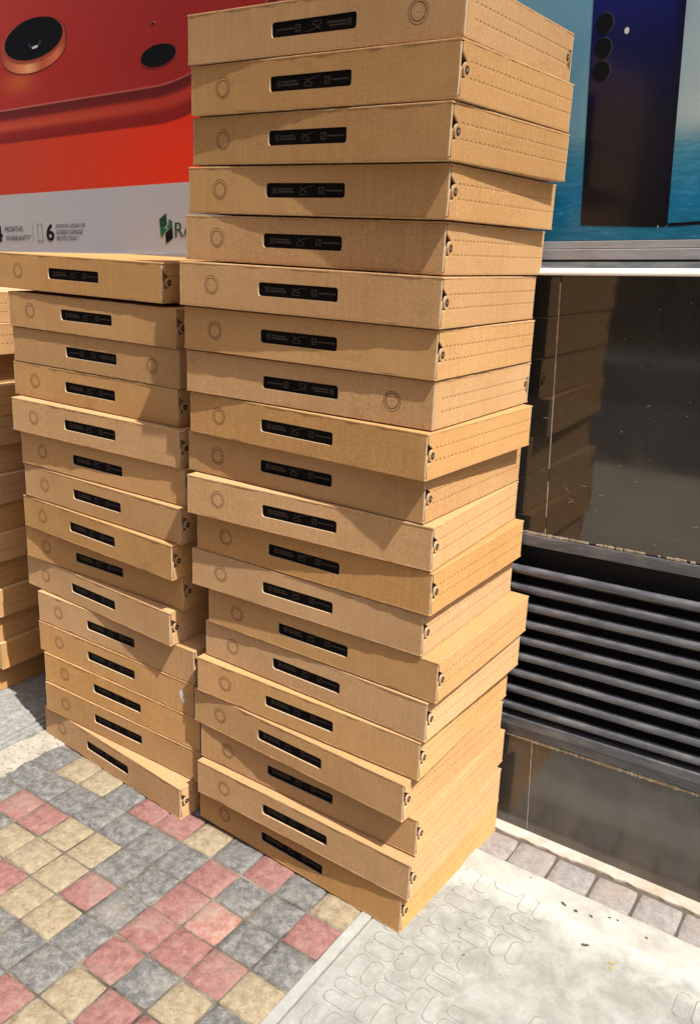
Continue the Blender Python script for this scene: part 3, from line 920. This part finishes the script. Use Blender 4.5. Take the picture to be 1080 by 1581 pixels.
# ---------------------------------------------------------------- the cartons
def carton(seed):
    bm = bmesh.new()
    t = 0.0026
    x0, x1, y0, y1, h = -LB / 2, LB / 2, -DB / 2, DB / 2, HBOX
    A = 0.00065
    # bottom and top sheets, their edges wander a little
    for zt, sd in ((t, 1), (h, 2)):
        pts = subdiv_loop([(x0, y0), (x1, y0), (x1, y1), (x0, y1)], 0.012, A, seed * 10 + sd)
        panel(bm, (0, 0, zt), (1, 0, 0), (0, 1, 0), (0, 0, 1), pts, [], t, 0, 0)
    bm.normal_update()
    es = [e for e in bm.edges if len(e.link_faces) == 2 and abs(e.link_faces[0].normal.z - e.link_faces[1].normal.z) > .5
          and (e.verts[0].co.z > h - 1e-5 and e.verts[1].co.z > h - 1e-5 or e.verts[0].co.z < 1e-5 and e.verts[1].co.z < 1e-5)]
    bmesh.ops.bevel(bm, geom=es, offset=0.0011, segments=2, affect='EDGES', profile=0.5)
    zb, ztp = t + 0.0002, h - t - 0.0002
    # front with the window
    g = random.Random(seed)
    hole = rrect(x1 - 0.3083, x1 - 0.1640, 0.0243, 0.0447, 0.0042)
    if seed % 3 == 1: hole = [(a, b + (0.0006 * math.sin(a * 400) if b < .03 else 0)) for a, b in hole]
    out = [(x0 + .0006, zb), (x1 - .0030, zb), (x1 - 0.0012, zb + .002), (x1 - .0012, ztp - .001), (x1 - .0024, ztp), (x0 + .0006, ztp)]
    panel(bm, (0, y0 + 0.0003, 0), (1, 0, 0), (0, 0, 1), (0, -1, 0), out, [hole], t, 0, 1)
    # back
    panel(bm, (0, y1 - 0.0003, 0), (1, 0, 0), (0, 0, 1), (0, 1, 0), [(x0 + .001, zb), (x1 - .001, zb), (x1 - .001, ztp), (x0 + .001, ztp)], [], t, 0, 1)
    # notched ends: right end notched at the front, left end at the rear
    arc = []
    for k in range(9):
        a = math.radians(95 + k * 165 / 8)
        arc.append((0.0170 + 0.0078 * math.cos(a), 0.0347 + 0.0090 * math.sin(a)))
    e0 = t + 0.0008
    o = [(DB - e0, zb), (0.0022 + t, zb), (0.0022 + t * .4, 0.0205), (0.0028, 0.0330), (0.0040, 0.0372), (0.0052, 0.0355), (0.0056, 0.0225), (0.0130, 0.0250)] + arc[::-1]
    o += [(0.0175, 0.0447), (0.0048, 0.0535), (0.0046, ztp - .002), (0.0068, ztp), (DB - e0, ztp)]
    panel(bm, (x1 - 0.0003, y0, 0), (0, 1, 0), (0, 0, 1), (1, 0, 0), o, [], t, 0, 1)
    panel(bm, (x0 + 0.0003, y1, 0), (0, -1, 0), (0, 0, 1), (-1, 0, 0), o, [], t, 0, 1)
    # inner tray
    i_ = 0.0085
    box(bm, x0 + i_, x1 - i_, y0 + i_, y1 - i_, t + .001, h - t - .001, 0)
    return bm
def tab_hole_disc(sx, sy):
    bm = bmesh.new()
    for _ in (0,):
        cy = sy * (DB / 2 - 0.0170); cx = sx * (LB / 2)
        def disc(r1, r0, x, mi, n_=20):
            a_ = []; b_ = []
            for k in range(n_):
                t = 2 * math.pi * k / n_
                a_.append(bm.verts.new((x, cy + r1 * math.cos(t), 0.0347 + r1 * 1.1 * math.sin(t))))
                if r0 > 0: b_.append(bm.verts.new((x + sx * .0003, cy + r0 * math.cos(t), 0.0347 + r0 * 1.1 * math.sin(t))))
            if r0 > 0:
                for k in range(n_):
                    f_ = bm.faces.new((a_[k], a_[(k + 1) % n_], b_[(k + 1) % n_], b_[k])); f_.material_index = mi
            else:
                f_ = bm.faces.new(a_); f_.material_index = mi
            for f_ in bm.faces: 
                f_.normal_update()
                if f_.normal.x * (1 if f_.calc_center_median().x > 0 else -1) < 0: f_.normal_flip()
        disc(0.0047, 0.0022, cx + sx * .0002, 0)  # hole shade painted as a dark ring on the tab, nothing is cut
        disc(0.0023, 0, cx + sx * .0004, 1)
    return bm
def insert():
    bm = bmesh.new()
    xr = LB / 2
    box(bm, xr - 0.318, xr - 0.154, -DB / 2 + 0.0042, -DB / 2 + 0.0080, 0.016, 0.053, 0, 0.0006)
    return bm
def marks():
    bm = bmesh.new()
    xl = LB / 2 - 0.3083
    y = -DB / 2 + 0.0040
    R_ = lambda a, b, c_, d_: flat(bm, [(xl + a, c_), (xl + b, c_), (xl + b, d_), (xl + a, d_)], y)
    # square icon: frame and bars
    R_(.0105, .0115, .0305, .0385); R_(.0165, .0175, .0305, .0385); R_(.0115, .0165, .0375, .0385); R_(.0115, .0165, .0305, .0315); R_(.0128, .0152, .0325, .0365)
    g = random.Random(3)
    for z0, z1, xe in ((.0355, .0378, .047), (.0312, .0342, .050)):
        x = .020
        while x < xe:
            w_ = g.uniform(.0008, .0022); R_(x, x + w_, z0, z1); x += w_ + .0005
    # crossed strokes with a long upper sweep
    def stroke(p0, p1, p2, w0, w1, n_=10):
        L_ = []
        for k in range(n_ + 1):
            t = k / n_
            p = Vector(p0) * (1 - t) ** 2 + Vector(p1) * 2 * t * (1 - t) + Vector(p2) * t * t
            d_ = (Vector(p1) - Vector(p0)) * (1 - t) + (Vector(p2) - Vector(p1)) * t
            n2 = Vector((-d_.y, d_.x)).normalized() * (w0 + (w1 - w0) * t)
            L_.append((p + n2, p - n2))
        for a, b in zip(L_, L_[1:]):
            flat(bm, [(xl + q.x, q.y) for q in (a[0], b[0], b[1], a[1])], y)
    stroke((.0605, .0315), (.068, .0395), (.088, .0410), .0008, .0002)
    stroke((.0620, .0385), (.0655, .0375), (.0690, .0352), .0008, .0006, 5)
    stroke((.0700, .0345), (.0730, .0325), (.0752, .0318), .0008, .0006, 5)
    x = .0605
    while x < .0745:
        R_(x, x + .0011, .0285, .0300); x += .0017
    R_(.0960, .0972, .0300, .0392); R_(.1040, .1052, .0300, .0392); R_(.0972, .1040, .0380, .0392); R_(.0972, .1040, .0300, .0312)
    R_(.0985, .1005, .0325, .0345); R_(.1010, .1030, .0350, .0370)
    x = .108
    while x < .137:
        w_ = g.uniform(.0008, .0022); R_(x, x + w_, .0335, .0358); x += w_ + .0005
    return bm

CARTONS = []
for s_ in range(1, 7):
    o = mesh_obj('carton', carton(s_), [M['card'], M['cut']])
    CARTONS.append(o.data)
    bpy.data.objects.remove(o)
def data_of(name, bm, mats):
    o = mesh_obj(name, bm, mats); d_ = o.data; bpy.data.objects.remove(o); return d_
TAB = [data_of('tab_hole', tab_hole_disc(*a), [M['rivet'], M['hole_plug']]) for a in ((1, -1), (-1, 1))]
INS = data_of('foam_insert', insert(), M['black_pack'])
MRK = data_of('printed_marks', marks(), M['mark'])

def ordn(k): return ['lowest', 'second', 'third', 'fourth', 'fifth', 'sixth', 'seventh', 'eighth', 'ninth', 'tenth', 'eleventh', 'twelfth',
                     'thirteenth', 'fourteenth', 'fifteenth', 'sixteenth', 'seventeenth', 'eighteenth', 'nineteenth'][k]
count = 0
def place_box(x, y, yaw, tx, ty, z, label, group, flip=False, variant=None):
    """x, y, z: lower front right corner"""
    global count
    u = Vector((math.cos(yaw), math.sin(yaw), tx)); v = Vector((-math.sin(yaw), math.cos(yaw), ty))
    u.normalize(); wz = u.cross(v).normalized(); v = wz.cross(u)
    org = Vector((x, y, z)) - u * (LB / 2) + v * (DB / 2)
    mt = Matrix((u, v, wz)).transposed().to_4x4()
    mt.translation = org * S
    root = empty('cardboard_box', mt)
    tag(root, label, 'cardboard box', group)
    cm = Matrix.Identity(4)
    if flip:
        cm = Matrix.Translation((0, 0, HBOX / 2 * S)) @ Matrix.Rotation(math.pi, 4, 'Y') @ Matrix.Translation((0, 0, -HBOX / 2 * S))
    def child(name, me, par, mt_=None):
        o = bpy.data.objects.new(name, me)
        col.objects.link(o); o.parent = par
        if mt_ is not None: o.matrix_local = mt_
        return o
    child('carton', CARTONS[(count * 5 + count // 6) % 6 if variant is None else variant], root, cm)
    for t_ in TAB: child('tab_hole', t_, root, cm)
    i_ = child('foam_insert', INS, root, cm)
    child('printed_marks', MRK, i_)
    count += 1
    return root

BOXES = [
(0.0209,-0.3782,-0.0212,-0.0191,0.0035), (0.0216,-0.3861,-0.0474,-0.0197,0.0005), (0.0159,-0.3897,-0.0708,-0.0188,-0.0017),
(0.0089,-0.3727,-0.0285,-0.0168,-0.0031), (0.0011,-0.3606,-0.0017,-0.0140,-0.0040), (0.0052,-0.3689,0.0232,-0.0115,-0.0047),
(0.0010,-0.3647,0.0046,-0.0084,-0.0059), (-0.0022,-0.3601,0.0015,-0.0059,-0.0064), (-0.0012,-0.3740,-0.0402,-0.0056,-0.0063),
(-0.0122,-0.3518,-0.0061,-0.0049,-0.0061), (0.0039,-0.3511,0.0428,-0.0054,-0.0057), (0.0064,-0.3501,0.0025,-0.0053,-0.0049),
(-0.0051,-0.3475,0.0121,-0.0053,-0.0044), (0.0233,-0.3460,-0.0079,-0.0053,-0.0039), (0.0100,-0.3489,-0.0246,-0.0055,-0.0037),
(0.0031,-0.3502,0.0062,-0.0058,-0.0030), (-0.0111,-0.3693,-0.0451,-0.0058,-0.0030), (0.0043,-0.3474,0.0011,-0.0059,-0.0029),
(0.0071,-0.3677,-0.0125,-0.0058,-0.0030), (-0.0056,-0.3668,-0.0473,-0.0062,-0.0036), (-0.5500,-0.3348,-0.0071,-0.0125,0.0000),
(-0.5235,-0.3298,-0.0004,-0.0141,0.0000), (-0.5230,-0.3262,-0.0001,-0.0134,0.0000), (-0.5280,-0.3252,0.0013,-0.0131,0.0000),
(-0.5108,-0.3410,0.0150,-0.0122,0.0000), (-0.5039,-0.3364,0.0005,-0.0097,0.0000), (-0.5044,-0.3482,-0.0306,-0.0074,0.0000),
(-0.5184,-0.3591,-0.0575,-0.0057,0.0000), (-0.5213,-0.3299,-0.0022,-0.0040,0.0000), (-0.5362,-0.3513,-0.0640,-0.0022,0.0000),
(-0.4890,-0.3376,-0.0087,-0.0008,0.0000), (-0.4909,-0.3381,-0.0073,0.0003,0.0000), (-0.4755,-0.3382,-0.0009,-0.0001,0.0000),
(-0.4736,-0.3390,0.0052,-0.0005,0.0000), (-0.4973,-0.3737,-0.0887,-0.0008,0.0000), 
]
PR, PL = 0.0700, 0.06957
GRP_R = 'boxes in the tall stack'
for i in range(20):
    k = 19 - i
    x, y, yaw, tx, ty = BOXES[i]
    flip = i in (0, 7)
    if k == 0: lb = 'brown cardboard box at the foot of the tall stack, its corner on the tactile slab'
    elif i == 0: lb = 'topmost brown cardboard box of the tall stack, black window print upside down'
    elif i == 7: lb = 'cardboard box with printed ring at its right end, %s from the foot of tall stack' % ordn(k)
    else: lb = '%s brown cardboard box from the foot of the tall stack' % ordn(k)
    place_box(x, y, yaw, tx, ty, PR * k, lb, GRP_R, flip)
for i in range(15):
    k = 14 - i
    x, y, yaw, tx, ty = BOXES[20 + i]
    zo = 0.0
    if i == 0: zo = 0.0062
    flip = i == 2
    if k == 0: lb = 'cardboard box at the foot of the middle stack, right end swung out over red pavers'
    elif i == 0: lb = 'topmost brown cardboard box of the middle stack, shifted to the left'
    elif i == 2: lb = 'cardboard box with printed ring at its right end, %s from the foot of middle stack' % ordn(k)
    elif i == 11: lb = 'cardboard box with a white smudge near its right edge, low in the middle stack'
    else: lb = '%s brown cardboard box from the foot of the middle stack' % ordn(k)
    b = place_box(x, y, yaw, tx, ty, PL * k + zo, lb, 'boxes in the middle stack', flip)
    if i == 11:
        bm = bmesh.new()
        for cx, cz, rx, rz in ((.0, .038, .0052, .010), (.0045, .026, .0036, .006)):
            pts = []
            for a in range(30):
                t = a / 30 * 2 * math.pi
                rr = 1 + .35 * noise.noise(Vector((math.cos(t) * 2, math.sin(t) * 2, cx * 900)))
                pts.append((LB / 2 - 0.033 + cx + rx * rr * math.cos(t), cz + rz * rr * math.sin(t)))
            flat(bm, pts, -DB / 2 + 0.0001)
        sm = NT('chalky_smudge', 0.95, 0.05)
        cc_ = sm.coord()
        sm.color(sm.mix(sm.maprange(sm.noise(cc_, 260, 4), 0.32, 0.52), (0.60, 0.50, 0.40), (0.90, 0.89, 0.87)))
        mesh_obj('white_smudge', bm, sm.m, b)
gr = random.Random(11)
for k in range(14):
    dx = {0: -0.030, 1: 0.0, 2: -.012, 3: .004, 4: -.008, 5: .006, 6: -.004, 7: .004, 8: -.01, 9: .003, 10: .004, 11: -.034, 12: .004, 13: -.006}[k]
    place_box(-1.171 + dx, -0.294 - (0 if k == 1 else gr.uniform(.006, .014)) + (0.008 if k > 6 else 0), gr.uniform(-.012, .012), 0, 0, 0.0688 * k + 0.0030,
              ('brown cardboard box at the foot of the leftmost stack, on rough stone' if k == 0 else
               'topmost brown cardboard box of the leftmost stack, mostly out of view' if k == 13 else
               '%s brown cardboard box from the foot of the leftmost stack' % ordn(k)), 'boxes in the leftmost stack', k != 5)

# ---------------------------------------------------------------- across the street (seen only as reflections in the granite)
ob = empty('street_building', Matrix.Translation((0, -9.2 * S, 0)))
tag(ob, 'plain rendered building across the street, mirrored faintly in the granite', 'building')
bm = bmesh.new()
box(bm, -14, 14, -4, 0, -0.1, 5.2)
mesh_obj('masonry', bm, M['render'], ob)
for k in range(-6, 7):
    bm = bmesh.new(); box(bm, k * 2 - 0.8, k * 2 + 0.8, 0.002, 0.05, 0.15, 1.9)
    mesh_obj('rolling_shutter', bm, M['shutter'] if k % 2 else M['glass'], ob)
    bm = bmesh.new(); box(bm, k * 2 - 0.5, k * 2 + 0.5, 0.002, 0.03, 2.9, 4.2)
    mesh_obj('window', bm, M['glass'], ob)
bm = bmesh.new(); box(bm, -14, 14, 0.0, 0.9, 2.15, 2.27)
mesh_obj('canopy', bm, M['render'], ob)

# ---------------------------------------------------------------- small litter on the slab
bm = bmesh.new()
g3 = random.Random(21)
for x, y, r_ in [(.191, -.148, .0055), (.214, -.151, .004), (.239, -.147, .0035), (.266, -.132, .003), (.279, -.130, .0025), (.251, -.209, .006), (.12, -.122, .002), (.33, -.14, .003), (.07, -.30, .002), (.10, -.345, .0025), (.02, -.40, .002)]:
    a0 = g3.uniform(-.6, .6); pts = []
    for k in range(14):
        t = k / 14 * 2 * math.pi; rr = 0.75 * r_ * g3.uniform(.6, 1.2)
        px, py = rr * 1.5 * math.cos(t), rr * .6 * math.sin(t)
        pts.append((x + px * math.cos(a0) - py * math.sin(a0), y + px * math.sin(a0) + py * math.cos(a0)))
    zz = 0.0062 if y > -.16 else 0.0016
    f_ = bm.faces.new([bm.verts.new((px, py, zz)) for px, py in pts]); f_.normal_update()
    if f_.normal.z < 0: f_.normal_flip()
M['chip'] = plain('dark_chip', (0.10, 0.095, 0.085), 0.95, 0.05)
o = mesh_obj('paving_chips', bm, M['chip']); o['kind'] = 'structure'
for x, y, a in ((0.292, -0.222, .3), (0.300, -0.235, 1.4)):
    bm = bmesh.new()
    pts = [(0, 0), (.004, .0016), (.009, .0013), (.012, 0), (.008, -.0012), (.004, -.0016)]
    vs = [bm.verts.new((p[0] * math.cos(a) - p[1] * math.sin(a), p[0] * math.sin(a) + p[1] * math.cos(a), 0.0012 + .10 * p[1])) for p in pts]
    f_ = bm.faces.new(vs); f_.normal_update()
    if f_.normal.z < 0: f_.normal_flip()
    o = mesh_obj('dry_leaf', bm, M['leaf'])
    o.location = (x * S, y * S, 0)
    tag(o, 'tiny dry yellow leaf scrap on the pale slab, %s' % ('lying along the wall' if a < 1 else 'pointing at the wall'), 'leaf', 'leaf scraps on the slab')
